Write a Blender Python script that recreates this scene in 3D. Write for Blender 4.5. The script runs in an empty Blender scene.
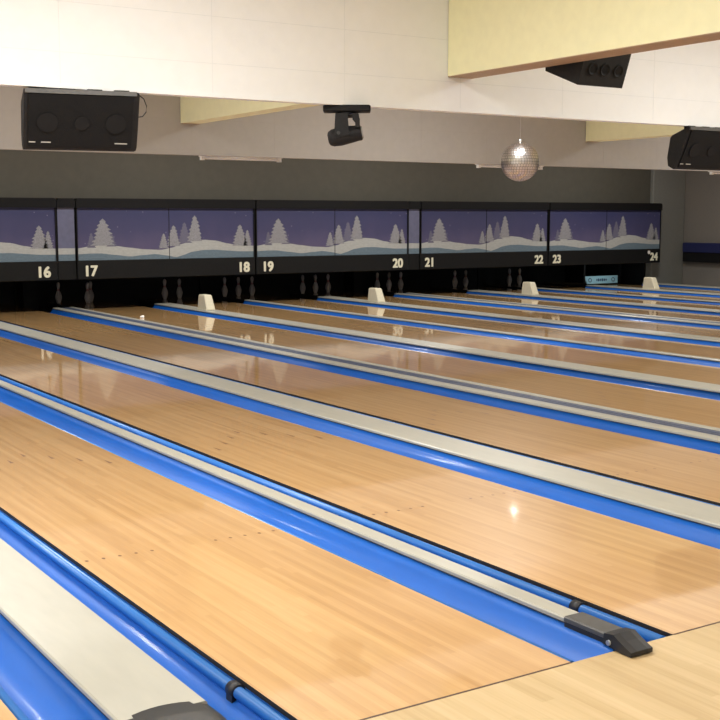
import bpy, math, random
from mathutils import Vector, Matrix
random.seed(7)
S = 1.56                      # one model unit (eye height) in metres
C = bpy.context.scene.collection
sc = bpy.context.scene

# ------------------------------------------------------------------ materials
def mat(name, col, rough=0.5, metal=0.0, noise=0.0, nscale=(6, 6, 6), coat=0.0, coat_rough=0.08, bump=0.0, bscale=40, spec=0.5):
    m = bpy.data.materials.new(name); m.use_nodes = True
    nt = m.node_tree; b = nt.nodes['Principled BSDF']
    b.inputs['Roughness'].default_value = rough
    b.inputs['Metallic'].default_value = metal
    b.inputs['Specular IOR Level'].default_value = spec
    b.inputs['Coat Weight'].default_value = coat
    b.inputs['Coat Roughness'].default_value = coat_rough
    tc = nt.nodes.new('ShaderNodeTexCoord')
    mp = nt.nodes.new('ShaderNodeMapping'); mp.inputs['Scale'].default_value = nscale
    nt.links.new(tc.outputs['Object'], mp.inputs['Vector'])
    n = nt.nodes.new('ShaderNodeTexNoise'); n.inputs['Detail'].default_value = 4
    nt.links.new(mp.outputs['Vector'], n.inputs['Vector'])
    r = nt.nodes.new('ShaderNodeValToRGB')
    c = Vector(col)
    r.color_ramp.elements[0].position = .25; r.color_ramp.elements[1].position = .75
    r.color_ramp.elements[0].color = (*(c * (1 - noise)), 1)
    r.color_ramp.elements[1].color = (*(Vector([min(1, v * (1 + noise)) for v in c])), 1)
    nt.links.new(n.outputs['Fac'], r.inputs['Fac'])
    nt.links.new(r.outputs['Color'], b.inputs['Base Color'])
    if bump:
        n2 = nt.nodes.new('ShaderNodeTexNoise'); n2.inputs['Scale'].default_value = bscale
        nt.links.new(tc.outputs['Object'], n2.inputs['Vector'])
        bp = nt.nodes.new('ShaderNodeBump'); bp.inputs['Strength'].default_value = bump; bp.inputs['Distance'].default_value = .01
        nt.links.new(n2.outputs['Fac'], bp.inputs['Height']); nt.links.new(bp.outputs['Normal'], b.inputs['Normal'])
    return m

def wood(name, cols, board, axis=0, rough=.35, coat=1.0, coat_rough=.045, streak=.6, spec=.3):
    """boards running along one axis: per-board tint, long streaks of grain"""
    m = bpy.data.materials.new(name); m.use_nodes = True
    nt = m.node_tree; b = nt.nodes['Principled BSDF']; L = nt.links.new
    tc = nt.nodes.new('ShaderNodeTexCoord'); sep = nt.nodes.new('ShaderNodeSeparateXYZ')
    L(tc.outputs['Object'], sep.inputs[0])
    def math_(op, a, b_=None):
        q = nt.nodes.new('ShaderNodeMath'); q.operation = op
        for i, v in enumerate((a, b_)):
            if v is None: continue
            if isinstance(v, (int, float)): q.inputs[i].default_value = v
            else: L(v, q.inputs[i])
        return q.outputs[0]
    bi = math_('FLOOR', math_('DIVIDE', sep.outputs[0], board))
    w1 = nt.nodes.new('ShaderNodeTexWhiteNoise'); w1.noise_dimensions = '1D'; L(bi, w1.inputs['W'])
    seg = math_('FLOOR', math_('DIVIDE', math_('ADD', sep.outputs[1], math_('MULTIPLY', w1.outputs['Value'], 1.3)), 1.15))
    cmb = nt.nodes.new('ShaderNodeCombineXYZ'); L(bi, cmb.inputs[0]); L(seg, cmb.inputs[1])
    w2 = nt.nodes.new('ShaderNodeTexWhiteNoise'); w2.noise_dimensions = '3D'; L(cmb.outputs[0], w2.inputs['Vector'])
    mp = nt.nodes.new('ShaderNodeMapping'); mp.inputs['Scale'].default_value = (20, .55, 1)
    L(tc.outputs['Object'], mp.inputs['Vector'])
    n = nt.nodes.new('ShaderNodeTexNoise'); n.inputs['Scale'].default_value = 1.0; n.inputs['Detail'].default_value = 5
    L(mp.outputs['Vector'], n.inputs['Vector'])
    mp2 = nt.nodes.new('ShaderNodeMapping'); mp2.inputs['Scale'].default_value = (90, 4, 1)
    L(tc.outputs['Object'], mp2.inputs['Vector'])
    n2 = nt.nodes.new('ShaderNodeTexNoise'); n2.inputs['Scale'].default_value = 1.0; n2.inputs['Detail'].default_value = 3
    L(mp2.outputs['Vector'], n2.inputs['Vector'])
    f = math_('ADD', math_('MULTIPLY', w2.outputs['Value'], .22), math_('ADD', math_('MULTIPLY', n.outputs['Fac'], streak), math_('MULTIPLY', n2.outputs['Fac'], .25)))
    r = nt.nodes.new('ShaderNodeValToRGB')
    e = r.color_ramp.elements
    e[0].position = .3; e[0].color = (*cols[0], 1); e[1].position = .75; e[1].color = (*cols[2], 1)
    k = e.new(.52); k.color = (*cols[1], 1)
    L(f, r.inputs['Fac']); L(r.outputs['Color'], b.inputs['Base Color'])
    b.inputs['Roughness'].default_value = rough; b.inputs['Coat Weight'].default_value = coat
    b.inputs['Coat Roughness'].default_value = coat_rough; b.inputs['Coat IOR'].default_value = 1.6; b.inputs['Specular IOR Level'].default_value = spec
    return m

M = {}
M['lane'] = wood('lane_wood', [(.45, .255, .100), (.545, .325, .135), (.625, .395, .18)], .027)
M['approach'] = wood('approach_wood', [(.44, .31, .155), (.52, .385, .205), (.60, .455, .26)], .055, coat=.35, coat_rough=.25, rough=.4)
M['lane_edge'] = mat('lane_edge', (.012, .010, .009), .7, noise=.2)
M['dot'] = mat('lane_dot', (.16, .075, .03), .5, noise=.2)
M['seam'] = mat('foul_seam', (.07, .035, .02), .6, noise=.2)
M['under'] = mat('under_floor', (.02, .02, .022), .8, noise=.3)
M['gutter'] = mat('blue_gutter', (.006, .100, .43), .45, noise=.08, nscale=(3, .5, 3), coat=.15, coat_rough=.12, spec=.3)
M['bumper'] = mat('blue_bumper', (.028, .17, .52), .32, noise=.12, nscale=(3, .6, 3))
M['cap'] = mat('cream_cap', (.385, .375, .315), .42, noise=.05, nscale=(4, .8, 4), coat=.3, coat_rough=.2)
M['cap_edge'] = mat('cap_edge', (.035, .035, .045), .5, noise=.2)
M['channel'] = mat('dark_channel', (.045, .060, .11), .35, noise=.3, nscale=(60, .5, 5))
M['strip'] = mat('grey_strip', (.10, .12, .17), .35, noise=.2)
M['rubber'] = mat('black_rubber', (.012, .012, .013), .55, noise=.2)
M['nose'] = mat('nose_grey', (.075, .075, .072), .42, noise=.15)
M['steel'] = mat('steel', (.6, .6, .58), .3, metal=.8, noise=.1)
M['endcap'] = mat('endcap_grey', (.030, .030, .028), .5, noise=.15, nscale=(20, 20, 20))
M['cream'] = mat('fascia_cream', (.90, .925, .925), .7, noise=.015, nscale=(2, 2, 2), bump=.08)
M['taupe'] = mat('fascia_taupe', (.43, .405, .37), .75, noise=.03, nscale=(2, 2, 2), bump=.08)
M['grey_wall'] = mat('grey_wall', (.082, .076, .058), .8, noise=.06, nscale=(1.5, 1.5, 1.5), bump=.1)
M['side_wall'] = mat('side_wall', (.17, .155, .135), .8, noise=.06, bump=.1)
M['pillar'] = mat('pillar_grey', (.19, .19, .17), .7, noise=.05, bump=.1)
M['joint_taupe'] = mat('taupe_joint', (.42, .39, .355), .8, noise=.05)
M['ceiling'] = mat('ceiling_white', (.75, .72, .66), .8, noise=.03)
M['yellow'] = mat('beam_yellow', (.93, .925, .60), .6, noise=.03, nscale=(2, 2, 2))
M['brown'] = mat('beam_brown', (.42, .29, .18), .6, noise=.08)
M['joint'] = mat('panel_joint', (.82, .855, .86), .8, noise=.03)
M['black'] = mat('black_paint', (.006, .006, .0065), .55, noise=.2, spec=.2)
M['band'] = mat('mask_black', (.007, .0075, .0075), .55, noise=.2, spec=.25)
M['sky'] = None
M['snow'] = mat('print_snow', (.40, .41, .39), .6, noise=.12, nscale=(3, 3, 8))
M['snow_blue'] = mat('print_blue_snow', (.125, .18, .22), .6, noise=.15, nscale=(3, 3, 8))
M['fir'] = mat('print_fir', (.25, .25, .265), .65, noise=.6, nscale=(34, 34, 34))
M['fir_dim'] = mat('print_fir_dim', (.13, .125, .18), .65, noise=.45, nscale=(28, 28, 28))
M['number'] = mat('number_cream', (.80, .78, .60), .5, noise=.04)
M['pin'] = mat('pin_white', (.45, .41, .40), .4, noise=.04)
M['pin_red'] = mat('pin_red', (.30, .03, .03), .4, noise=.05)
M['block'] = mat('block_beige', (.62, .57, .42), .5, noise=.05)
M['rake'] = mat('rake_blue', (.50, .82, .95), .4, noise=.06)
M['ink'] = mat('ink_navy', (.02, .06, .16), .5, noise=.1)
M['grille'] = mat('speaker_grille', (.010, .010, .0105), .75, noise=.35, nscale=(160, 160, 160), bump=.5, bscale=220, spec=.2)
M['speaker'] = mat('speaker_black', (.014, .014, .015), .6, noise=.2, bump=.2, bscale=150, spec=.25)
M['speaker_edge'] = mat('speaker_edge', (.11, .11, .105), .5, noise=.15)
M['driver'] = mat('driver', (.012, .012, .0125), .7, noise=.1, spec=.2)
M['mirror'] = mat('ball_mirror', (.74, .71, .69), .3, metal=1.0, noise=.1, nscale=(30, 30, 30))
M['grout'] = mat('ball_grout', (.12, .11, .10), .6, noise=.1)
M['tube'] = mat('lamp_white', (.88, .88, .85), .4, noise=.02)
M['navy'] = mat('navy_pad', (.010, .014, .07), .5, noise=.15)
M['glass'] = mat('lens', (.42, .43, .42), .12, metal=.3, noise=.1)
M['paper'] = mat('paper', (.8, .78, .74), .7, noise=.04)
M['plate'] = mat('plate_silver', (.42, .40, .36), .5, noise=.1)
# printed sky: a purple-to-indigo print with a few snow flecks
def sky_mat():
    m = bpy.data.materials.new('print_sky'); m.use_nodes = True
    nt = m.node_tree; b = nt.nodes['Principled BSDF']; L = nt.links.new
    tc = nt.nodes.new('ShaderNodeTexCoord'); sep = nt.nodes.new('ShaderNodeSeparateXYZ'); L(tc.outputs['Object'], sep.inputs[0])
    mr = nt.nodes.new('ShaderNodeMapRange'); mr.inputs[1].default_value = .60 * S; mr.inputs[2].default_value = 1.09 * S
    L(sep.outputs[2], mr.inputs[0])
    n = nt.nodes.new('ShaderNodeTexNoise'); n.inputs['Scale'].default_value = 2.2; n.inputs['Detail'].default_value = 5
    L(tc.outputs['Object'], n.inputs['Vector'])
    ad = nt.nodes.new('ShaderNodeMath'); ad.operation = 'MULTIPLY_ADD'; ad.inputs[1].default_value = .5; ad.inputs[2].default_value = -.25
    L(n.outputs['Fac'], ad.inputs[0])
    a2 = nt.nodes.new('ShaderNodeMath'); a2.operation = 'ADD'; L(ad.outputs[0], a2.inputs[0]); L(mr.outputs[0], a2.inputs[1])
    r = nt.nodes.new('ShaderNodeValToRGB'); e = r.color_ramp.elements
    e[0].position = .05; e[0].color = (.100, .085, .165, 1); e[1].position = .95; e[1].color = (.034, .038, .105, 1)
    k = e.new(.5); k.color = (.052, .050, .122, 1)
    L(a2.outputs[0], r.inputs['Fac'])
    v = nt.nodes.new('ShaderNodeTexVoronoi'); v.inputs['Scale'].default_value = 9
    L(tc.outputs['Object'], v.inputs['Vector'])
    lt = nt.nodes.new('ShaderNodeMath'); lt.operation = 'LESS_THAN'; lt.inputs[1].default_value = .09; L(v.outputs['Distance'], lt.inputs[0])
    ml = nt.nodes.new('ShaderNodeMath'); ml.operation = 'MULTIPLY'; ml.inputs[1].default_value = .35; L(lt.outputs[0], ml.inputs[0])
    mx = nt.nodes.new('ShaderNodeMix'); mx.data_type = 'RGBA'; L(ml.outputs[0], mx.inputs[0]); L(r.outputs['Color'], mx.inputs[6])
    mx.inputs[7].default_value = (.4, .38, .5, 1)
    L(mx.outputs[2], b.inputs['Base Color']); b.inputs['Roughness'].default_value = .55
    return m
M['sky'] = sky_mat()
M['sky_pale'] = mat('print_sky_pale', (.12, .125, .20), .55, noise=.12, nscale=(2, 2, 2))

# ------------------------------------------------------------------ mesh builder (model units; scaled when built)
class MB:
    def __init__(s): s.v = []; s.f = []; s.m = []; s.s = []
    def poly(s, pts, mi=0, smooth=False):
        b = len(s.v); s.v += [tuple(p) for p in pts]; s.f.append(tuple(range(b, b + len(pts)))); s.m.append(mi); s.s.append(smooth)
    def box(s, x0, x1, y0, y1, z0, z1, mi=0, top=None, R=None, o=(0, 0, 0), bev=0.0):
        t = mi if top is None else top
        if bev: return s.bevbox(x0, x1, y0, y1, z0, z1, bev, mi, R, o)
        p = [(x0, y0, z0), (x1, y0, z0), (x1, y1, z0), (x0, y1, z0), (x0, y0, z1), (x1, y0, z1), (x1, y1, z1), (x0, y1, z1)]
        s.hexa(p, mi, t, R, o)
    def hexa(s, p, mi=0, t=None, R=None, o=(0, 0, 0)):
        t = mi if t is None else t
        if R is not None: p = [tuple(R @ Vector(q) + Vector(o)) for q in p]
        b = len(s.v); s.v += p
        for f, k in (((0, 3, 2, 1), mi), ((4, 5, 6, 7), t), ((0, 1, 5, 4), mi), ((1, 2, 6, 5), mi), ((2, 3, 7, 6), mi), ((3, 0, 4, 7), mi)):
            s.f.append(tuple(b + i for i in f)); s.m.append(k); s.s.append(False)
    def bevbox(s, x0, x1, y0, y1, z0, z1, e, mi=0, R=None, o=(0, 0, 0)):
        # box with chamfered vertical and horizontal edges: stack of inset rings
        rings = []
        for z, i in ((z0, e), (z0 + e, 0), (z1 - e, 0), (z1, e)):
            a, b_, c, d = x0 + i, x1 - i, y0 + i, y1 - i
            rings.append([(a + e, c, z), (b_ - e, c, z), (b_, c + e, z), (b_, d - e, z), (b_ - e, d, z), (a + e, d, z), (a, d - e, z), (a, c + e, z)])
        s.loft(rings, mi, R=R, o=o)
    def loft(s, rings, mi=0, smooth=False, caps=True, closed=True, R=None, o=(0, 0, 0)):
        b = len(s.v); n = len(rings[0])
        for r in rings:
            for p in r: s.v.append(tuple(R @ Vector(p) + Vector(o)) if R is not None else tuple(p))
        for i in range(len(rings) - 1):
            for j in range(n if closed else n - 1):
                k = (j + 1) % n
                s.f.append((b + i * n + j, b + i * n + k, b + (i + 1) * n + k, b + (i + 1) * n + j)); s.m.append(mi); s.s.append(smooth)
        if caps:
            s.f.append(tuple(b + j for j in reversed(range(n)))); s.m.append(mi); s.s.append(False)
            q = b + (len(rings) - 1) * n
            s.f.append(tuple(q + j for j in range(n))); s.m.append(mi); s.s.append(False)
    def tube(s, a, b, r0, r1=None, n=16, mi=0, caps=True):
        r1 = r0 if r1 is None else r1
        a = Vector(a); b = Vector(b); d = (b - a).normalized()
        u = d.orthogonal().normalized(); w = d.cross(u)
        rings = [[p + (u * math.cos(t) + w * math.sin(t)) * r for t in [2 * math.pi * j / n for j in range(n)]] for p, r in ((a, r0), (b, r1))]
        s.loft(rings, mi, True, caps)
    def path(s, pts, r, n=8, mi=0):
        pts = [Vector(p) for p in pts]; rings = []
        for i, p in enumerate(pts):
            d = (pts[min(i + 1, len(pts) - 1)] - pts[max(i - 1, 0)]).normalized()
            u = d.cross(Vector((.3, .2, .93))).normalized(); w = d.cross(u)
            rings.append([p + (u * math.cos(t) + w * math.sin(t)) * r for t in [2 * math.pi * j / n for j in range(n)]])
        s.loft(rings, mi, True)
    def lathe(s, prof, n=24, mi=0, c=(0, 0, 0), mis=None):
        b = len(s.v)
        for r, z in prof:
            for j in range(n):
                t = 2 * math.pi * j / n; s.v.append((c[0] + r * math.cos(t), c[1] + r * math.sin(t), c[2] + z))
        for i in range(len(prof) - 1):
            for j in range(n):
                k = (j + 1) % n
                s.f.append((b + i * n + j, b + i * n + k, b + (i + 1) * n + k, b + (i + 1) * n + j)); s.m.append(mis[i] if mis else mi); s.s.append(True)
        s.f.append(tuple(b + j for j in reversed(range(n)))); s.m.append(mi); s.s.append(False)
        q = b + (len(prof) - 1) * n; s.f.append(tuple(q + j for j in range(n))); s.m.append(mi); s.s.append(False)
    def prism_x(s, prof, x0, x1, mi=0, smooth=False):
        s.loft([[(x0, y, z) for y, z in prof], [(x1, y, z) for y, z in prof]], mi, smooth)
    def build(s, name, mats, parent=None, origin=(0, 0, 0)):
        if not isinstance(mats, (list, tuple)): mats = [mats]
        me = bpy.data.meshes.new(name)
        o_ = Vector(origin)
        if parent is not None: o_ = Vector(parent['_o'])
        me.from_pydata([tuple((Vector(v) - o_) * S) for v in s.v], [], s.f)
        for q in mats: me.materials.append(M[q] if isinstance(q, str) else q)
        me.polygons.foreach_set('material_index', s.m); me.polygons.foreach_set('use_smooth', s.s)
        import bmesh
        bm = bmesh.new(); bm.from_mesh(me); bmesh.ops.recalc_face_normals(bm, faces=bm.faces); bm.to_mesh(me); bm.free()
        me.update()
        ob = bpy.data.objects.new(name, me); C.objects.link(ob)
        if parent is not None:
            ob.parent = parent
        else:
            ob.location = o_ * S
        ob['_o'] = tuple(o_)
        return ob

def thing(name, origin, label, cat, group=None):
    o = bpy.data.objects.new(name, None); C.objects.link(o); o.empty_display_size = .1
    o.location = Vector(origin) * S; o['_o'] = tuple(origin); o['label'] = label; o['category'] = cat
    if group: o['group'] = group
    return o
def tag(o, label, cat, group=None):
    o['label'] = label; o['category'] = cat
    if group: o['group'] = group
    return o
def struct(o): o['kind'] = 'structure'; return o

# ------------------------------------------------------------------ layout numbers
FOUL, END = 1.893, 12.45      # foul line and far end of the gutters
PIT = 13.72
YM = 12.2                     # face of the masking units
Y1, Y2 = 5.46, 9.09           # near and far fascias
DEP = .07
W = .68
# divider edges (left lane edge, right lane edge), kind
DIV = [(-2.07, -1.60, 'wide'), (-.36, -.03, 'narrow'), (.646, 1.118, 'wide'), (1.79, 2.12, 'narrow'), (2.80, 3.264, 'wide'), (3.944, 4.44, 'double'),
       (5.12, 5.58, 'wide'), (6.26, 6.59, 'narrow'), (7.27, 7.73, 'wide'), (8.41, 8.91, 'double'), (9.59, 10.05, 'wide'),
       (10.73, 11.06, 'narrow'), (11.74, 12.20, 'wide'), (12.88, 13.34, 'wide')]
LANES = {}
for i in range(len(DIV) - 1): LANES[12 + i - 0] = (DIV[i][1], DIV[i + 1][0])
# LANES keys: 12..24

# ------------------------------------------------------------------ setting
f = MB()
f.box(-4, 14, -4.5, FOUL, -.16, 0, 0)                                  # approach deck
f.box(-4, 14, FOUL, 14.4, -.16, -DEP, 1)
f.box(13.34, 14, FOUL, 12.3, -DEP, -.01, 2)
f.box(-4, -2.07, FOUL, 14.4, -DEP, -.01, 2)
struct(f.build('floor', ['approach', 'under', 'grey_wall']))
w = MB(); w.box(-4, 14, 14.1, 14.4, -.07, 2.5); struct(w.build('wall_back', 'grey_wall'))
w = MB(); w.box(13.78, 14, -4.5, 14.1, -.01, 2.5); struct(w.build('wall_right', 'side_wall'))
w = MB(); w.box(-4.2, -4, -4.5, 14.4, -.07, 2.5); struct(w.build('wall_left', 'cream'))
w = MB(); w.box(-4.2, 14, -4.7, -4.5, -.07, 2.5); struct(w.build('wall_front', 'cream'))
w = MB(); w.box(-4.2, 14, -4.7, 14.4, 2.5, 2.58); struct(w.build('ceiling', 'ceiling'))
w = MB(); w.box(13.10, 13.78, 12.36, 14.1, -.07, 2.5, bev=.012); struct(w.build('trim_1', 'pillar'))
w = MB(); w.box(-4, 13.10, 12.42, 12.60, 1.16, 2.5); struct(w.build('trim_2', 'grey_wall'))

# fascias: hung bulkheads across the whole hall, with faint panel joints
def fascia(name, y, zb, m, rows, jm='joint'):
    a = MB(); a.box(-4, 13.78, y, y + .06, zb, 2.5, 0)
    a.box(-4, 13.78, y - .004, y + .064, zb - .002, zb + .012, 0)
    for r in rows: a.box(-4, 13.78, y - .0008, y, r, r + .0035, 1)
    x = -3.6
    for k in range(40):
        a.box(x, x + .0035, y - .0008, y, zb + .02, 2.49, 1); x += .78
    struct(a.build(name, [m, jm]))
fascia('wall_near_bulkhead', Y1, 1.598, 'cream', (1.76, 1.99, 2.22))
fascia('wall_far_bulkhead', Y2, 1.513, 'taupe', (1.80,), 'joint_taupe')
# yellow beams along the lanes, in both bays
n = 3
for (x0, x1, ya, yb, zb) in ((4.108, 4.276, -2.0, Y1 - .006, 1.786), (8.60, 8.768, -2.0, Y1 - .006, 1.786),
                             (4.100, 4.262, Y1 + .067, Y2 - .007, 1.766), (8.617, 8.782, Y1 + .067, Y2 - .007, 1.772)):
    a = MB(); a.box(x0, x1, ya, yb, zb + .004, 2.5, 0)
    a.box(x0, x1, ya, yb, zb, zb + .004, 1 if ya < 0 else 0)
    if ya > 0: a.box(x0, x1, yb - .03, yb, zb - .004, zb, 1)
    struct(a.build('trim_%d' % n, ['yellow', 'brown'])); n += 1

# ------------------------------------------------------------------ lanes
LANE_LAB = {12: 'wooden lane out of the frame at far left',
 13: 'sliver of wooden lane in the bottom left corner, left of the wide white capping',
 14: 'nearest broad wooden lane, between the dark-ended wide capping and the narrow rail with black nose',
 15: 'wooden lane just beyond the narrow rail with black nose',
 16: 'glossy wooden lane ending under the number 16'}
for k, (x0, x1) in LANES.items():
    xc = (x0 + x1) / 2
    a = MB()
    a.box(x0, x1, FOUL + .004, PIT, -DEP, 0, 1, top=0)
    def disc(x, y, rx, ry, a=a):
        a.poly([(x + rx * math.cos(t), y + ry * math.sin(t), .0006) for t in [2 * math.pi * j / 12 for j in range(12)]], 2)
    for q in range(-3, 4):                                             # seven aiming darts in a V
        xq = xc + q * .085; yq = 4.89 - abs(q) * .108
        a.poly([(xq - .008, yq - .035, .0006), (xq + .008, yq - .035, .0006), (xq, yq + .045, .0006)], 2)
    for q in (1, 2, 3, 4, 5):                                          # rows of guide dots
        for sgn in (-1, 1): disc(xc + sgn * (.055 + q * .051), 3.25, .0055, .0075)
    a.box(x0, x1, FOUL - .002, FOUL + .004, -.02, .0004, 3)
    o = a.build('bowling_lane', ['lane', 'lane_edge', 'dot', 'seam'], origin=(xc, FOUL, -DEP))
    tag(o, LANE_LAB.get(k, 'glossy wooden lane ending under the number %d' % k), 'bowling lane', 'lanes of the hall')

# ------------------------------------------------------------------ gutters and cappings between the lanes
DIV_LAB = ['blue gutters left of the frame', 'blue gutters with narrow rail left of the frame',
 'wide cream capping with dark rounded end and blue gutters, bottom left corner',
 'narrow cream rail with black nose at the foul line, lying between blue gutters',
 'wide cream capping and blue gutter crossing the middle, second beyond the black-nosed rail',
 'twin cream rails with dark channel between them, ending under the strip between 16 and 17',
 'wide cream capping and blue gutter between lanes 17 and 18',
 'narrow cream rail and blue gutter between lanes 18 and 19',
 'wide cream capping and blue gutter between lanes 19 and 20',
 'twin cream rails with blue gutter between lanes 20 and 21',
 'wide cream capping and blue gutter between lanes 21 and 22',
 'narrow cream rail and blue gutter between lanes 22 and 23',
 'wide cream capping and blue gutter between lanes 23 and 24',
 'last blue gutter and capping beside the right wall, beyond lane 24']
def gutter(par, xa, xb, lane_side):
    """trough between lane edge and capping; lane_side -1: lane on the left, +1: lane on the right"""
    xs = [xa + (xb - xa) * i / 10 for i in range(11)]
    prof = []
    for i, x in enumerate(xs):
        t = i / 10
        q_ = t if lane_side < 0 else 1 - t                            # 0 at the lane, 1 at the capping
        z = -.012 + .028 * q_ ** 2.5 - .036 * (math.sin(math.pi * min(max(t, 0), 1)) ** .6)
        prof.append((x, z))
    a = MB()
    ring = [(x, z) for x, z in prof] + [(xs[-1], -DEP + .002), (xs[0], -DEP + .002)]
    b = len(a.v)
    ya, yb = FOUL + .002, END
    n_ = len(ring)
    a.v += [(x, ya, z) for x, z in ring] + [(x, yb, z) for x, z in ring]
    for j in range(n_):
        k = (j + 1) % n_
        a.f.append((b + j, b + k, b + n_ + k, b + n_ + j)); a.m.append(0); a.s.append(j < 10)
    for q in (0, n_):                                                   # end faces as quads (concave profile)
        for j in range(10):
            x0_, z0_ = ring[j]; x1_, z1_ = ring[j + 1]
            y = ya if q == 0 else yb
            a.poly([(x0_, y, z0_), (x1_, y, z1_), (x1_, y, -DEP + .002), (x0_, y, -DEP + .002)])
    a.build('gutter', 'gutter', par)
    # retracted bumper rail lying along the lane side of the gutter
    r = .0135
    xr = xb - .0175 if lane_side > 0 else xa + .0175
    t = MB(); t.tube((xr, FOUL + .02, -.0195), (xr, END - .03, -.0195), r, n=14)
    t.box(xr - .006, xr + .006, FOUL + .02, END - .03, -.05, -.025)
    return t.build('bumper_rail', 'bumper', par), xr
def rail(par, xl, xr_, z, y0, y1, nm='capping'):
    a = MB(); e = .004; d = .012
    prof = [(xl, z - d), (xl, z - e), (xl + e, z), (xr_ - e, z), (xr_, z - e), (xr_, z - d)]
    a.loft([[(x, y0, q) for x, q in prof], [(x, y1, q) for x, q in prof]], 0)
    a.box(xl + .008, xr_ - .008, y0, y1, -DEP + .002, z - d - .001, 1)
    a.box(xl + .0005, xr_ - .0005, y0, y1, z - d - .003, z - d, 1)
    return a.build(nm, ['cap', 'cap_edge'], par)
for i, (x0, x1, kind) in enumerate(DIV):
    xc = (x0 + x1) / 2
    par = thing('gutter_divider', (xc, FOUL, -DEP), DIV_LAB[i], 'gutter divider', 'dividers between the lanes')
    if kind == 'wide':
        cl, cr, z = xc - .095, xc + .095, .030
        gutter(par, x0, cl + .004, -1); bt, xr = gutter(par, cr - .004, x1, 1)
        y0 = 2.085
        rail(par, cl, cr, z, y0, END)
        a = MB()                                                        # dark domed end piece
        rings = []
        for (y, s_, hz) in ((y0 + .004, 1.015, .78), (y0 - .06, 1.02, .80), (y0 - .12, 1.0, .75), (y0 - .165, .9, .6), (y0 - .19, .7, .3)):
            ring = [(cl + .095 - .095 * s_, y, -.06)]
            for j in range(11):
                t = -1 + 2 * j / 10
                ring.append((xc + t * .095 * s_, y + .018 * (1 - t * t), (z + .004) * hz + .006 * (1 - t * t) - (.006 if abs(t) > .99 else 0)))
            ring.append((xc + .095 * s_, y, -.06)); rings.append(ring)
        a.loft(rings, 0, True); a.build('end_cap', 'endcap', par)
    elif kind == 'narrow':
        cl, cr, z = xc - .029, xc + .029, .030
        gutter(par, x0, cl + .003, -1); bt, xr = gutter(par, cr - .003, x1, 1)
        rail(par, cl, cr, z, 2.062, END)
        a = MB(); a.box(cl - .002, cr + .002, 1.905, 2.064, -.055, z - .004, 1)
        a.bevbox(cl - .003, cr + .003, 1.905, 2.068, z - .012, z + .003, .003, 0)
        nz = a.build('rail_nose', ['nose', 'rubber'], par)
        a = MB()
        prof = [(1.925, z + .004), (1.895, z + .008), (1.872, z - .004), (1.838, .012), (1.838, .002), (1.866, .001), (1.930, .008)]
        a.loft([[(cl - .006, y, q) for y, q in prof], [(cl + .012, y - .002, q + .002) for y, q in prof], [(cr - .012, y - .002, q + .002) for y, q in prof], [(cr + .006, y, q) for y, q in prof]], 0)
        a.build('nose_foot', 'rubber', nz)
        b = MB(); b.tube((cl - .0105, 1.908, .016), (cl - .005, 1.908, .016), .0065, n=14); b.build('bolt', 'steel', nz)
    else:
        l0, l1, r0, r1, z = xc - .112, xc - .037, xc + .072, xc + .123, .030
        gutter(par, x0, l0 + .003, -1); bt, xr = gutter(par, r1 - .003, x1, 1)
        rail(par, l0, l1, z, 2.13, END); rail(par, r0, r1, z, 2.13, END)
        a = MB(); a.box(l1 - .003, r0 + .003, 2.13, END, -DEP + .002, .0265, 0)
        for q in (0, .036): a.box(xc + q - .006, xc + q + .006, 2.13, END, .0265, .028, 1)
        a.build('channel', ['channel', 'strip'], par)
        a = MB(); a.bevbox(l0 - .004, r1 + .004, 1.95, 2.135, .002, z + .004, .004); a.build('end_cap', 'endcap', par)
    if i in (2, 3):
        a = MB()                                                        # black clamp round the bumper rail
        a.tube((xr, 2.19, -.0185), (xr, 2.222, -.0185), .0172, n=16)
        a.box(xr - .017, xr + .012, 2.19, 2.217, -.05, -.024)
        a.build('clamp', 'rubber', bt)

# ------------------------------------------------------------------ masking units with the printed winter scene
Z_BOT, Z_I0, Z_I1, Z_TOP = .337, .539, 1.097, 1.198
SNOW = [(0, .23), (.06, .265), (.12, .285), (.2, .27), (.28, .23), (.36, .195), (.45, .18), (.51, .215), (.57, .29), (.63, .35), (.70, .37), (.77, .35), (.84, .29), (.91, .245), (1, .235)]
BLUE = [(0, .12), (.06, .13), (.12, .13), (.2, .095), (.28, .06), (.36, .085), (.42, .10), (.48, .07), (.54, .03), (.58, .07), (.63, .13), (.70, .165), (.77, .165), (.84, .145), (.91, .125), (1, .12)]
FIRS = [(.072, .23, .52, .045, 1), (.135, .27, .80, .115, 0), (.18, .25, .50, .05, 1), (.468, .20, .50, .05, 0), (.525, .24, .66, .075, 0), (.588, .30, .72, .07, 1),
        (.648, .33, .86, .085, 0), (.917, .23, .67, .085, 0), (.962, .23, .56, .05, 0)]
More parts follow.
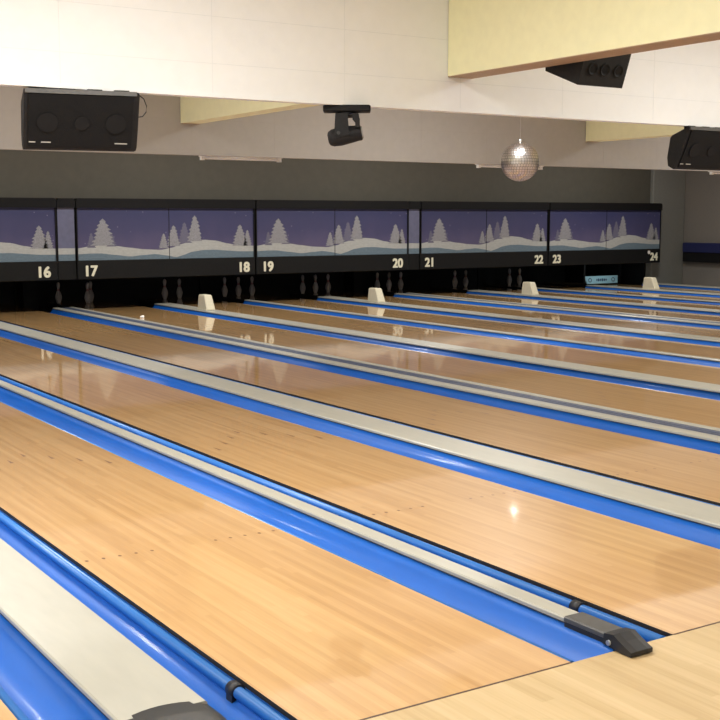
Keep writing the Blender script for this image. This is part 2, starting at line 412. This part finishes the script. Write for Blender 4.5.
def fir(a, x0, u, v0, v1, wd, wid, hgt, y, mi, rng):
    cx = x0 + u * wid; zb = Z_I0 + v0 * hgt; zt = Z_I0 + v1 * hgt; hw = wd * wid / 2 * 1.18
    n_ = 7; L_, R_ = [], []
    for j in range(n_):
        t0 = j / n_
        wj = hw * (1 - t0) ** .68 * (.85 + .3 * rng.random())
        wk = hw * (1 - (j + 1) / n_) ** .68 * .72
        za, zc = zb + (zt - zb) * t0, zb + (zt - zb) * (j + .82) / n_
        L_ += [(cx - wj, za + .006), (cx - max(wk, .006), zc)]
        wj = hw * (1 - t0) ** .68 * (.85 + .3 * rng.random())
        R_ += [(cx + wj, za + .006), (cx + max(wk, .006), zc)]
    for j in range(len(L_) - 1):                                         # quads up the middle keep it clean
        a.poly([(L_[j][0], y, L_[j][1]), (R_[j][0], y, R_[j][1]), (R_[j + 1][0], y, R_[j + 1][1]), (L_[j + 1][0], y, L_[j + 1][1])], mi)
    a.poly([(L_[-1][0], y, L_[-1][1]), (R_[-1][0], y, R_[-1][1]), (cx, y, zt)], mi)
def lerp(tab, u):
    for (a, b), (c, d) in zip(tab, tab[1:]):
        if a <= u <= c:
            t = (u - a) / (c - a); t = t * t * (3 - 2 * t) * .5 + t * .5
            return b + (d - b) * t
    return tab[-1][1]
def picture(par, x0, x1, u0=0, u1=1, skymat='sky', firs=True):
    a = MB(); wid = (x1 - x0); hgt = Z_I1 - Z_I0; y = YM
    N = 48 if firs else 4
    def uu(k): return u0 + (u1 - u0) * k / N
    def xx(k): return x0 + wid * k / N
    for k in range(N):
        s0, s1 = [Z_I0 + lerp(SNOW, uu(q)) * hgt for q in (k, k + 1)]; b0, b1 = [Z_I0 + lerp(BLUE, uu(q)) * hgt for q in (k, k + 1)]
        a.poly([(xx(k), y, s0), (xx(k + 1), y, s1), (xx(k + 1), y, Z_I1), (xx(k), y, Z_I1)], 0)
        a.poly([(xx(k), y, b0), (xx(k + 1), y, b1), (xx(k + 1), y, s1), (xx(k), y, s0)], 1)
        a.poly([(xx(k), y, Z_I0), (xx(k + 1), y, Z_I0), (xx(k + 1), y, b1), (xx(k), y, b0)], 2)
    if firs:
        rng = random.Random(3)
        for u, v0, v1, wd, dim in sorted(FIRS, key=lambda q: -q[4]): fir(a, x0, u, v0, v1, wd, wid, hgt, y - (.001 if dim else .0016), 4 if dim else 3, rng)
    return a.build('picture', [skymat, 'snow', 'snow_blue', 'fir', 'fir_dim'], par)
def number(par, txt, x, z, size=.108):
    cu = bpy.data.curves.new('lane_number', 'FONT'); cu.body = txt; cu.size = size * S * 1.42; cu.align_x = 'CENTER'; cu.align_y = 'CENTER'
    cu.extrude = .003
    tmp = bpy.data.objects.new('lane_number', cu)
    C.objects.link(tmp); bpy.context.view_layer.update()
    me = bpy.data.meshes.new_from_object(tmp.evaluated_get(bpy.context.evaluated_depsgraph_get()))
    bpy.data.objects.remove(tmp)
    import bmesh
    bm = bmesh.new()
    for k, (dx, dz) in enumerate(((0, 0), (.008, 0), (-.008, 0), (0, .007), (0, -.007), (.006, .006), (-.006, .006), (.006, -.006), (-.006, -.006))):
        n0 = len(bm.verts); bm.from_mesh(me); bm.verts.ensure_lookup_table()
        for v in bm.verts[n0:]: v.co += Vector((dx * 1.3, dz * 1.3, k * .0003))
    bm.to_mesh(me); bm.free()
    me.materials.clear(); me.materials.append(M['number'])
    o = bpy.data.objects.new('lane_number', me); C.objects.link(o); o.parent = par
    o.rotation_euler = (math.pi / 2, 0, 0); p = Vector(par['_o'])
    o.location = (Vector((x, YM - .018, z)) - p) * S
    o['label'] = 'cream number %s' % txt
    return o
UNITS = [(1.965, 4.070, (None, 4.039, 0), ('', '16')), (4.277, 6.412, (4.567, 6.461), ('17', '18')), (6.422, 8.585, (6.786, 8.693), ('19', '20')),
         (8.770, 10.915, (9.206, 11.099), ('21', '22')), (10.925, 13.10, (11.436, 13.386), ('23', '24'))]
k_ = YM / 12.6
for ui, (x0, x1, nx, nt_) in enumerate(UNITS):
    xc = (x0 + x1) / 2
    nm = ' and '.join([q for q in nt_ if q])
    par = thing('masking_unit', (xc, YM, 0), 'black masking unit with printed winter scene above lane %s' % ('numbers ' + nm if ui else 'number 16'), 'masking unit', 'masking units across the lane ends')
    a = MB(); g = .004                                                   # black frame and lower board
    a.bevbox(x0 + g, x1 - g, YM - .016, YM + .10, Z_BOT, Z_I0, .006)
    a.build('lower_board', 'band', par)
    a = MB()
    e = .03
    a.loft([[(x0 + g, y, Z_I1), (x1 - g, y, Z_I1), (x1 - g, y, Z_TOP - e), (x1 - g - e * .3, y, Z_TOP - e * .3), (x1 - g - e, y, Z_TOP), (x0 + g + e, y, Z_TOP), (x0 + g + e * .3, y, Z_TOP - e * .3), (x0 + g, y, Z_TOP - e)] for y in (YM - .03, YM + .10)])
    a.build('top_rail', 'black', par)
    a = MB()
    for xa, xb in ((x0 + g, x0 + .016), (x1 - .016, x1 - g)): a.box(xa, xb, YM - .012, YM + .02, Z_I0, Z_I1)
    a.box(x0 + .016, x1 - .016, YM + .004, YM + .02, Z_I0, Z_I1)
    a.box(xc - .003, xc + .003, YM - .0025, YM + .004, Z_I0, Z_I1)
    a.build('frame', 'black', par)
    picture(par, x0 + .016, x1 - .016)
    a = MB()                                                             # dark machine hood behind the mask, black curtain at the back of the pit
    a.box(x0 + g, x1 - g, YM + .105, 13.70, Z_BOT + .03, 1.15)
    a.build('hood', 'black', par)
    a = MB(); a.box(x0 + g, x1 - g, 13.73, 13.75, -.065, Z_BOT + .10); a.build('pit_curtain', 'black', par)
    for t, x in zip(nt_, nx):
        if t: number(par, t, x * k_, .421)
    if ui == 4:
        a = MB(); a.tube((13.386 * k_ - .105, YM - .02, .49), (13.386 * k_ - .105, YM - .016, .49), .026, n=14); a.build('sticker', 'paper', par)
        a = MB(); a.box(13.06, 13.085, 12.46, 12.49, -DEP, Z_BOT + .03); a.build('post', 'black', par)
        a = MB(); a.box(13.075, 13.09, 12.51, 13.70, -DEP, Z_BOT + .025); a.build('side_panel', 'black', par)
for x0, x1, nm in ((4.07, 4.277, '16 and 17'), (8.585, 8.77, '20 and 21')):
    xc = (x0 + x1) / 2
    par = thing('filler_panel', (xc, YM, 0), 'narrow printed filler panel between masks %s' % nm, 'filler panel', 'filler panels between the masks')
    a = MB(); a.bevbox(x0 + .003, x1 - .003, YM + .004, YM + .10, Z_BOT, Z_I0, .004); a.build('lower_board', 'band', par)
    a = MB(); a.loft([[(x0 + .004, y, Z_I1), (x1 - .004, y, Z_I1), (x1 - .004, y, Z_TOP - .03), (x1 - .03, y, Z_TOP - .002), (x0 + .03, y, Z_TOP - .002), (x0 + .004, y, Z_TOP - .03)] for y in (YM - .022, YM + .10)]); a.build('top_rail', 'black', par)
    a = MB(); a.box(x0 + .004, x1 - .004, YM + .003, YM + .03, Z_I0, Z_I1); a.build('frame', 'black', par)
    picture(par, x0 + .012, x1 - .014, .97, 1.0, 'sky_pale', False)
    a = MB(); a.box(x0 + .02, x1 - .02, 13.5, 13.70, -DEP, 1.15); a.build('kickback', 'black', par)

# ------------------------------------------------------------------ pins standing in the dark under the masks
PIN = [(.030, 0), (.036, .006), (.049, .04), (.062, .085), (.0765 * .79, .115), (.050, .15), (.033, .185), (.0235, .205), (.0235, .235), (.032, .262), (.0335, .29), (.027, .318), (.010, .332)]
PIN = [(r * .64 * .98, z * .735) for r, z in PIN]
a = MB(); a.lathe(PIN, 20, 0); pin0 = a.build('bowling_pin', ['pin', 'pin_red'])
a = MB()
for zc in (.146, .158): a.lathe([(.0172, zc - .003), (.0176, zc), (.0172, zc + .003)], 20, 0)
band0 = a.build('neck_band', 'pin_red', pin0)
first = [True]
def ray_dir(px, py=300):
    pass
cam_yaw = math.atan(765 / math.hypot(1178, 143))
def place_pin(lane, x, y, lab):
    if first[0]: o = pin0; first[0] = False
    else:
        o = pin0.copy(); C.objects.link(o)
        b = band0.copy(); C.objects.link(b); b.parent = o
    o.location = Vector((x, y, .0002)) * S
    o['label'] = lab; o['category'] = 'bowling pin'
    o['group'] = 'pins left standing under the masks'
# corner and back-row pins still standing at the left of each rack (rack spacing .195, rows .169 apart)
RY = 12.95
def spot(lane, row, k):
    xa, xb = LANES[lane]; xc = (xa + xb) / 2
    return xc + (k - row / 2) * .195, RY + row * .169
BELOW = {17: 'the numbers 16 and 17', 18: 'the seam of mask 17 and 18', 19: 'the gap from 18 to 19', 20: 'the seam of mask 19 and 20', 21: 'the gap from 20 to 21', 22: 'the seam of mask 21 and 22', 23: 'the number 22'}
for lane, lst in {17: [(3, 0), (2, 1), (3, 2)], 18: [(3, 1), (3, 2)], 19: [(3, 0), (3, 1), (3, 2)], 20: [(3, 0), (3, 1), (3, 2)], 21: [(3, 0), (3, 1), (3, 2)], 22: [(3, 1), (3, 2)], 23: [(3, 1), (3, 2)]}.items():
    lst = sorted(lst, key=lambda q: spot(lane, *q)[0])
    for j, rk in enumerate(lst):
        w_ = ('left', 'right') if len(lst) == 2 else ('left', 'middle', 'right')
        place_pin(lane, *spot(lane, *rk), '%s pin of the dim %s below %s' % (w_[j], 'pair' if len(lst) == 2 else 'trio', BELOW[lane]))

# ------------------------------------------------------------------ beige wedge blocks standing on the wide cappings
for i, nm in ((6, 'between lanes 17 and 18'), (8, 'between lanes 19 and 20'), (10, 'between lanes 21 and 22'), (12, 'by the post of number 24')):
    xc = (DIV[i][0] + DIV[i][1]) / 2
    par = thing('ball_return_hood', (xc, 11.28, .030), 'small beige wedge-shaped hood on the capping %s' % nm, 'ball return hood', 'beige hoods on the cappings')
    a = MB(); hx = .048
    z0, z1 = .0302, .188
    def ring(z, ya, yb, hx_, e=.008): return [(xc - hx_ + e, ya, z), (xc + hx_ - e, ya, z), (xc + hx_, ya + e, z), (xc + hx_, yb - e, z), (xc + hx_ - e, yb, z), (xc - hx_ + e, yb, z), (xc - hx_, yb - e, z), (xc - hx_, ya + e, z)]
    a.loft([ring(z0, 11.17, 11.40, .052), ring(z0 + .012, 11.17, 11.40, .050), ring(z1 - .012, 11.235, 11.385, .044), ring(z1, 11.245, 11.378, .038)])
    a.build('shell', 'block', par)
    a = MB(); a.box(xc - .064, xc + .064, 11.155, 11.412, .030, .0345); a.build('base_flange', 'cap', par)

# ------------------------------------------------------------------ lowered sweep board on lane 24
xa, xb = LANES[24]; xc = (xa + xb) / 2; yr = 12.80
par = thing('sweep_rake', (xc, yr, .02), 'pale blue sweep board lowered across lane 24 under the last mask', 'sweep rake')
a = MB()
a.hexa([(xa + .04, yr, .018), (xb - .02, yr, .018), (xb - .02, yr + .02, .018), (xa + .04, yr + .02, .018), (xa - .01, yr + .012, .130), (xb - .01, yr + .012, .130), (xb - .01, yr + .032, .130), (xa - .01, yr + .032, .130)])
bd = a.build('board', 'rake', par)
def tilt(z): return yr + (z - .018) / .112 * .012 - .0012
for cx in (xa + .10, xb - .11):                                          # round marks and a row of strokes: the illegible print on the board
    a = MB()
    for j in range(12):
        t0, t1 = [2 * math.pi * q / 12 for q in (j, j + 1)]
        a.poly([(cx + r * math.cos(t) * 1.1, tilt(.072 + r * math.sin(t)), .072 + r * math.sin(t)) for r, t in ((.022, t0), (.032, t0), (.032, t1), (.022, t1))])
    a.build('round_mark', 'ink', bd)
a = MB(); rx = xc - .11
for wd_, hh in ((.022, .03), (.03, .04), (.03, .034), (.034, .04), (.03, .034), (.024, .03)):
    z0, z1 = .072 - hh / 2, .072 + hh / 2
    a.poly([(rx, tilt(z0), z0), (rx + wd_ * .8, tilt(z0), z0), (rx + wd_ * .8, tilt(z1), z1), (rx, tilt(z1), z1)]); rx += wd_ + .008
a.poly([(xc - .11, tilt(.070), .070), (rx, tilt(.070), .070), (rx, tilt(.074), .074), (xc - .11, tilt(.074), .074)])
a.build('printed_marks', 'ink', bd)
for x in (xa - .04, xb + .015):
    a = MB(); a.box(x, x + .03, yr - .01, 13.2, .03, .33); a.build('sweep_arm', 'black', par)

# ------------------------------------------------------------------ scrap of paper on lane 17
a = MB(); a.loft([[(4.51, 11.05, .001), (4.545, 11.055, .001), (4.54, 11.02, .001), (4.525, 11.00, .001)], [(4.508, 11.05, .016), (4.55, 11.055, .026), (4.548, 11.03, .014), (4.525, 11.00, .008)]])
tag(a.build('paper_scrap', 'paper', origin=(4.53, 11.03, .001)), 'tiny white paper scrap lying on lane 17', 'paper scrap')

# ------------------------------------------------------------------ loudspeakers
def speaker(x0, label):
    x1 = x0 + .534; yf, zf = 5.415, 1.584
    par = thing('loudspeaker', ((x0 + x1) / 2, 5.5, 1.598), label, 'loudspeaker', 'wide loudspeakers under the near bulkhead')
    prof = [(0, 0), (.030, -.075), (.070, -.165), (.118, -.262), (.13, -.268), (.178, -.245), (.188, -.19), (.165, -.06), (.15, -.045), (.012, .004)]
    a = MB(); a.prism_x([(yf + y, zf + z) for y, z in prof], x0, x1 - .012)
    # bowed right end
    pr = [(yf + y, zf + z) for y, z in prof]
    cy = sum(p[0] for p in pr) / len(pr); cz = sum(p[1] for p in pr) / len(pr)
    a.loft([[(x1 - .012, y, z) for y, z in pr], [(x1 - .003, cy + (y - cy) * .97, cz + (z - cz) * .97) for y, z in pr], [(x1, cy + (y - cy) * .9, cz + (z - cz) * .9) for y, z in pr]])
    a.build('cabinet', 'speaker', par)
    nrm = Vector((0, -.262, -.118)).normalized()
    a = MB(); g = .02; o = .005
    gp = [(yf + .004, zf - .018), (yf + .028, zf - .078), (yf + .068, zf - .168), (yf + .112, zf - .252)]
    top = [(y - .006, z - .002) for y, z in gp]
    a.loft([[(x0 + g, y, z) for y, z in gp] + [(x0 + g, y, z) for y, z in reversed(top)], [(x1 - g - .01, y, z) for y, z in gp] + [(x1 - g - .01, y, z) for y, z in reversed(top)]])
    gr = a.build('grille', 'grille', par)
    a = MB()                                                            # grey upper lip
    a.box(x0 + .004, x1 - .016, yf - .006, yf + .012, zf - .016, zf + .004); a.build('top_lip', 'speaker_edge', par)
    for q in (.2, .5, .8):
        c = Vector((x0 + .53 * q, yf + .056, zf - .14)) + nrm * .0105
        a = MB(); a.tube(c, c + nrm * .004, .048 if q != .5 else .034, n=28); a.build('driver', 'driver', gr)
    for q, wd in ((.045, .03), (.15, .045), (.80, .06)):
        a = MB(); a.box(x0 + .53 * q, x0 + .53 * q + wd, yf + .094, yf + .106, zf - .236, zf - .228); a.build('badge', 'plate', par)
    for q in (.12, .38, .62, .86):                                      # brackets up to the bulkhead
        x = x0 + .53 * q
        a = MB(); a.box(x - .035, x + .035, yf + .04, yf + .075, zf - .02, 1.5975); a.build('bracket', 'black', par)
    return par
lsp = speaker(1.703, 'large black loudspeaker hung under the bulkhead at top left')
lsp.rotation_euler = (0, 0, -.20)
speaker(6.058, 'black loudspeaker hung under the bulkhead at the right edge')
a = MB(); a.path([(2.27, 5.53, 1.597), (2.30, 5.525, 1.575), (2.312, 5.52, 1.54), (2.306, 5.515, 1.51), (2.285, 5.51, 1.488), (2.25, 5.508, 1.482)], .0026)
tag(a.build('speaker_cable', 'rubber', origin=(2.235, 5.53, 1.597)), 'thin dark cable looping beside the left loudspeaker', 'cable')
# wedge speaker with three ports, fixed to the side of the yellow beam
par = thing('wedge_speaker', (4.28, 4.7, 1.8), 'black wedge speaker with three round ports on the yellow beam', 'loudspeaker')
prof = [(4.60, 1.676), (4.515, 1.915), (4.85, 1.915), (4.85, 1.771)]
a = MB(); a.prism_x(prof, 4.300, 4.617); a.build('cabinet', 'speaker', par)
a = MB(); a.box(4.2795, 4.300, 4.6, 4.8, 1.80, 1.90); a.build('bracket', 'black', par)
up = Vector((0, -.085, .239)).normalized(); nn = Vector((0, -.239, -.085)).normalized()
for x in (4.375, 4.46, 4.555):
    c = Vector((x, 4.60, 1.676)) + up * .088
    a = MB(); n_ = 24
    rings = [[c + nn * d + (Vector((1, 0, 0)) * math.cos(t) + up * math.sin(t)) * r for t in [2 * math.pi * j / n_ for j in range(n_)]] for r, d in ((.034, 0), (.034, .006), (.029, .007), (.020, .001))]
    a.loft(rings, 0, False); p_ = a.build('port', 'driver', par)
    a = MB(); a.tube(c + nn * .0012, c + nn * .0022, .019, n=20); a.build('port_hole', 'black', p_)

# ------------------------------------------------------------------ moving-head stage light
cx, cy = 3.455, 5.49
ux = Vector((.84, -.54, 0)).normalized(); vy = Vector((.54, .84, 0)).normalized(); uz = Vector((0, 0, 1))
Rm = Matrix((ux, vy, uz)).transposed()
par = thing('stage_light', (cx, cy, 1.598), 'black moving-head stage light hanging under the near bulkhead', 'stage light')
def L2(p): return Rm @ Vector(p) + Vector((cx, cy, 1.5975))
a = MB(); a.bevbox(-.128, .128, -.06, .06, -.036, 0, .006, R=Rm, o=(cx, cy, 1.5975)); a.build('base_plate', 'black', par)
a = MB(); a.tube(L2((0, 0, -.036)), L2((0, 0, -.048)), .05, n=20)
a.bevbox(-.062, .066, -.055, .055, -.062, -.042, .008, R=Rm, o=(cx, cy, 1.5975))
yk = a.build('yoke', 'speaker', par)
for yv in (-.058, .045):
    a = MB(); y0, y1 = yv, yv + .014
    out = [(-.062, -.046), (.062, -.046), (.068, -.075), (.066, -.118), (.050, -.125), (.044, -.10), (.030, -.082), (.010, -.085), (.002, -.105), (.004, -.135), (-.004, -.16), (-.045, -.165), (-.066, -.14)]
    # left cheek and right cheek as two simple strips joined by the bar above
    lc = [(-.062, -.046), (.004, -.046), (.008, -.09), (.012, -.16), (-.05, -.172), (-.068, -.15)]
    rc = [(.03, -.046), (.060, -.046), (.070, -.075), (.070, -.118), (.046, -.118), (.044, -.085), (.03, -.07)]
    for pl in (lc, rc): a.loft([[L2((x, y, z)) for x, z in pl] for y in (y0, y1)])
    a.build('yoke_arm', 'speaker', yk)
ax = Vector((1, 0, .20)).normalized()
hd = MB(); rings = []
for d, r in ((-.100, .022), (-.094, .036), (-.075, .046), (-.03, .050), (.03, .046), (.062, .042), (.078, .043), (.084, .040)):
    c = Vector((-.004, 0, -.158)) + ax * d; up_ = Vector((-.2, 0, 1)).normalized()
    rings.append([L2(c + (Vector((0, 1, 0)) * math.cos(t) + up_ * math.sin(t)) * r) for t in [2 * math.pi * j / 20 for j in range(20)]])
hd.loft(rings, 0, True); h_ = hd.build('lamp_head', 'speaker', par)
a = MB(); c = Vector((-.004, 0, -.158)); a.tube(L2(c + ax * .080), L2(c + ax * .091), .037, .033, n=20); a.build('lens', 'glass', h_)
a = MB(); a.tube(L2((-.045, -.058, -.148)), L2((-.045, -.064, -.148)), .010, n=12); a.build('pivot_screw', 'endcap', yk)

# ------------------------------------------------------------------ mirror ball
by = 7.75; bc = (.8524 * by, by, 1 + .0596 * by); br = .162
par = thing('mirror_ball', (bc[0], bc[1], bc[2] + br), 'silver mirror ball hanging before the far bulkhead', 'mirror ball')
a = MB(); nl, ns = 22, 44; rb = random.Random(5)
def sp(r, la, lo): return (bc[0] + r * math.cos(la) * math.cos(lo), bc[1] + r * math.cos(la) * math.sin(lo), bc[2] + r * math.sin(la))
for i in range(nl):
    l0 = -math.pi / 2 + math.pi * i / nl; l1 = l0 + math.pi / nl; e = math.pi / nl * .06
    lm = (l0 + l1) / 2; cnt = max(6, int(ns * math.cos(lm)))
    for j in range(cnt):
        o0 = 2 * math.pi * j / cnt; o1 = o0 + 2 * math.pi / cnt; q = (o1 - o0) * .06
        rr = [br * (1 + rb.uniform(-.0035, .0035)) for _ in range(3)]
        p = [Vector(sp(rr[0], l0 + e, o0 + q)), Vector(sp(rr[1], l0 + e, o1 - q)), Vector(sp(rr[2], l1 - e, o1 - q))]
        p.append(p[0] + p[2] - p[1] if abs(lm) < .1 else Vector(sp(rr[0], l1 - e, o0 + q)))
        a.poly(p, 0)
a.build('mirror_tiles', 'mirror', par)
a = MB(); a.lathe([(br * .985 * math.cos(t), br * .985 * math.sin(t)) for t in [-1.55 + 3.1 * i / 20 for i in range(21)]], 40, 0, bc); a.build('core', 'grout', par)
a = MB(); a.tube((bc[0], bc[1], bc[2] + br * .98), (bc[0], bc[1], bc[2] + br + .03), .014, n=12)
a.tube((bc[0], bc[1], bc[2] + br), (bc[0], bc[1], 2.5), .0018, n=8); a.build('hanging_wire', 'steel', par)

# ------------------------------------------------------------------ fluorescent battens behind the far bulkhead (switched off)
for x, w_, lab in ((4.33, .77, 'white tube batten under the far bulkhead, left of the stage light'), (7.30, .83, 'white tube batten behind the mirror ball'), (10.66, .78, 'white tube batten at the right edge, above the grey pillar')):
    y = 9.20
    par = thing('tube_batten', (x + w_ / 2, y, 1.54), lab, 'batten light', 'battens along the far bulkhead')
    a = MB(); a.bevbox(x, x + w_, y - .045, y + .045, 1.508, 1.545, .004); a.build('housing', 'tube', par)
    a = MB(); a.tube((x + .03, y, 1.496), (x + w_ - .03, y, 1.496), .011, n=12); a.build('tube', 'tube', par)
    for xe in (x, x + w_ - .03):
        a = MB(); a.box(xe, xe + .03, y - .018, y + .018, 1.478, 1.508); a.build('tube_holder', 'tube', par)

# ------------------------------------------------------------------ dark blue padded ledge on the right wall
par = thing('padded_ledge', (13.7, 11.0, .46), 'dark navy ledge along the right wall beyond lane 24', 'ledge')
a = MB(); a.bevbox(13.68, 13.779, 9.0, 12.30, .475, .62, .01); a.build('pad', 'navy', par)
a = MB(); a.box(13.70, 13.779, 9.0, 12.30, .335, .475); a.build('apron', 'black', par)

# ------------------------------------------------------------------ light
def area(name, x, y, z, sx, sy, power, col=(1, .985, .95), rot=(0, 0, 0)):
    l = bpy.data.lights.new(name, 'AREA'); l.shape = 'RECTANGLE'; l.size = sx * S; l.size_y = sy * S; l.energy = power; l.color = col
    o = bpy.data.objects.new(name, l); C.objects.link(o); o.location = Vector((x, y, z)) * S; o.rotation_euler = rot
    return o
for x in (-2.6, -.3, 1.9, 6.2, 9.4, 12.2):
    for y, p_ in ((-2.2, 32), (.9, 56), (3.6, 142)):
        area('ceiling_lamp', x, y, 2.47, .8, .4, p_)
for x in (-1.6, 1.8, 6.0, 10.6):
    area('bay_fill', x, 7.2, 2.45, .8, .16, 112)  # unseen fill, added to lift the bay between the two bulkheads
for x in (2.6, 5.3, 8.0, 11.4):
    area('end_fill', x, 10.6, 2.45, .8, .16, 100)  # extra light behind the far bulkhead, added to raise the dark lane ends
area('sweep_fill', 12.42, 12.36, .352, .5, .03, 1.6, (.8, .95, 1), (math.radians(58), 0, 0))  # no fixture here: light added under the last mask to brighten the sweep board
wd = bpy.data.worlds.new('world'); sc.world = wd; wd.use_nodes = True
wd.node_tree.nodes['Background'].inputs[0].default_value = (.9, .85, .8, 1); wd.node_tree.nodes['Background'].inputs[1].default_value = .02

# ------------------------------------------------------------------ camera
cd = bpy.data.cameras.new('camera'); co = bpy.data.objects.new('camera', cd); C.objects.link(co)
cd.sensor_width = 36; cd.sensor_fit = 'HORIZONTAL'; cd.lens = 36 * 1178 / 720; cd.clip_end = 100
pitch = math.atan(143 / 1178)
co.location = (0, 0, S)
co.rotation_euler = (math.pi / 2 - pitch, 0, -cam_yaw)
sc.camera = co
for o in bpy.data.objects:
    if '_o' in o.keys(): del o['_o']
sc.view_settings.view_transform = 'Standard'; sc.view_settings.look = 'None'; sc.view_settings.gamma = 1
sc.view_settings.use_curve_mapping = False
sc.view_settings.exposure = 0.20
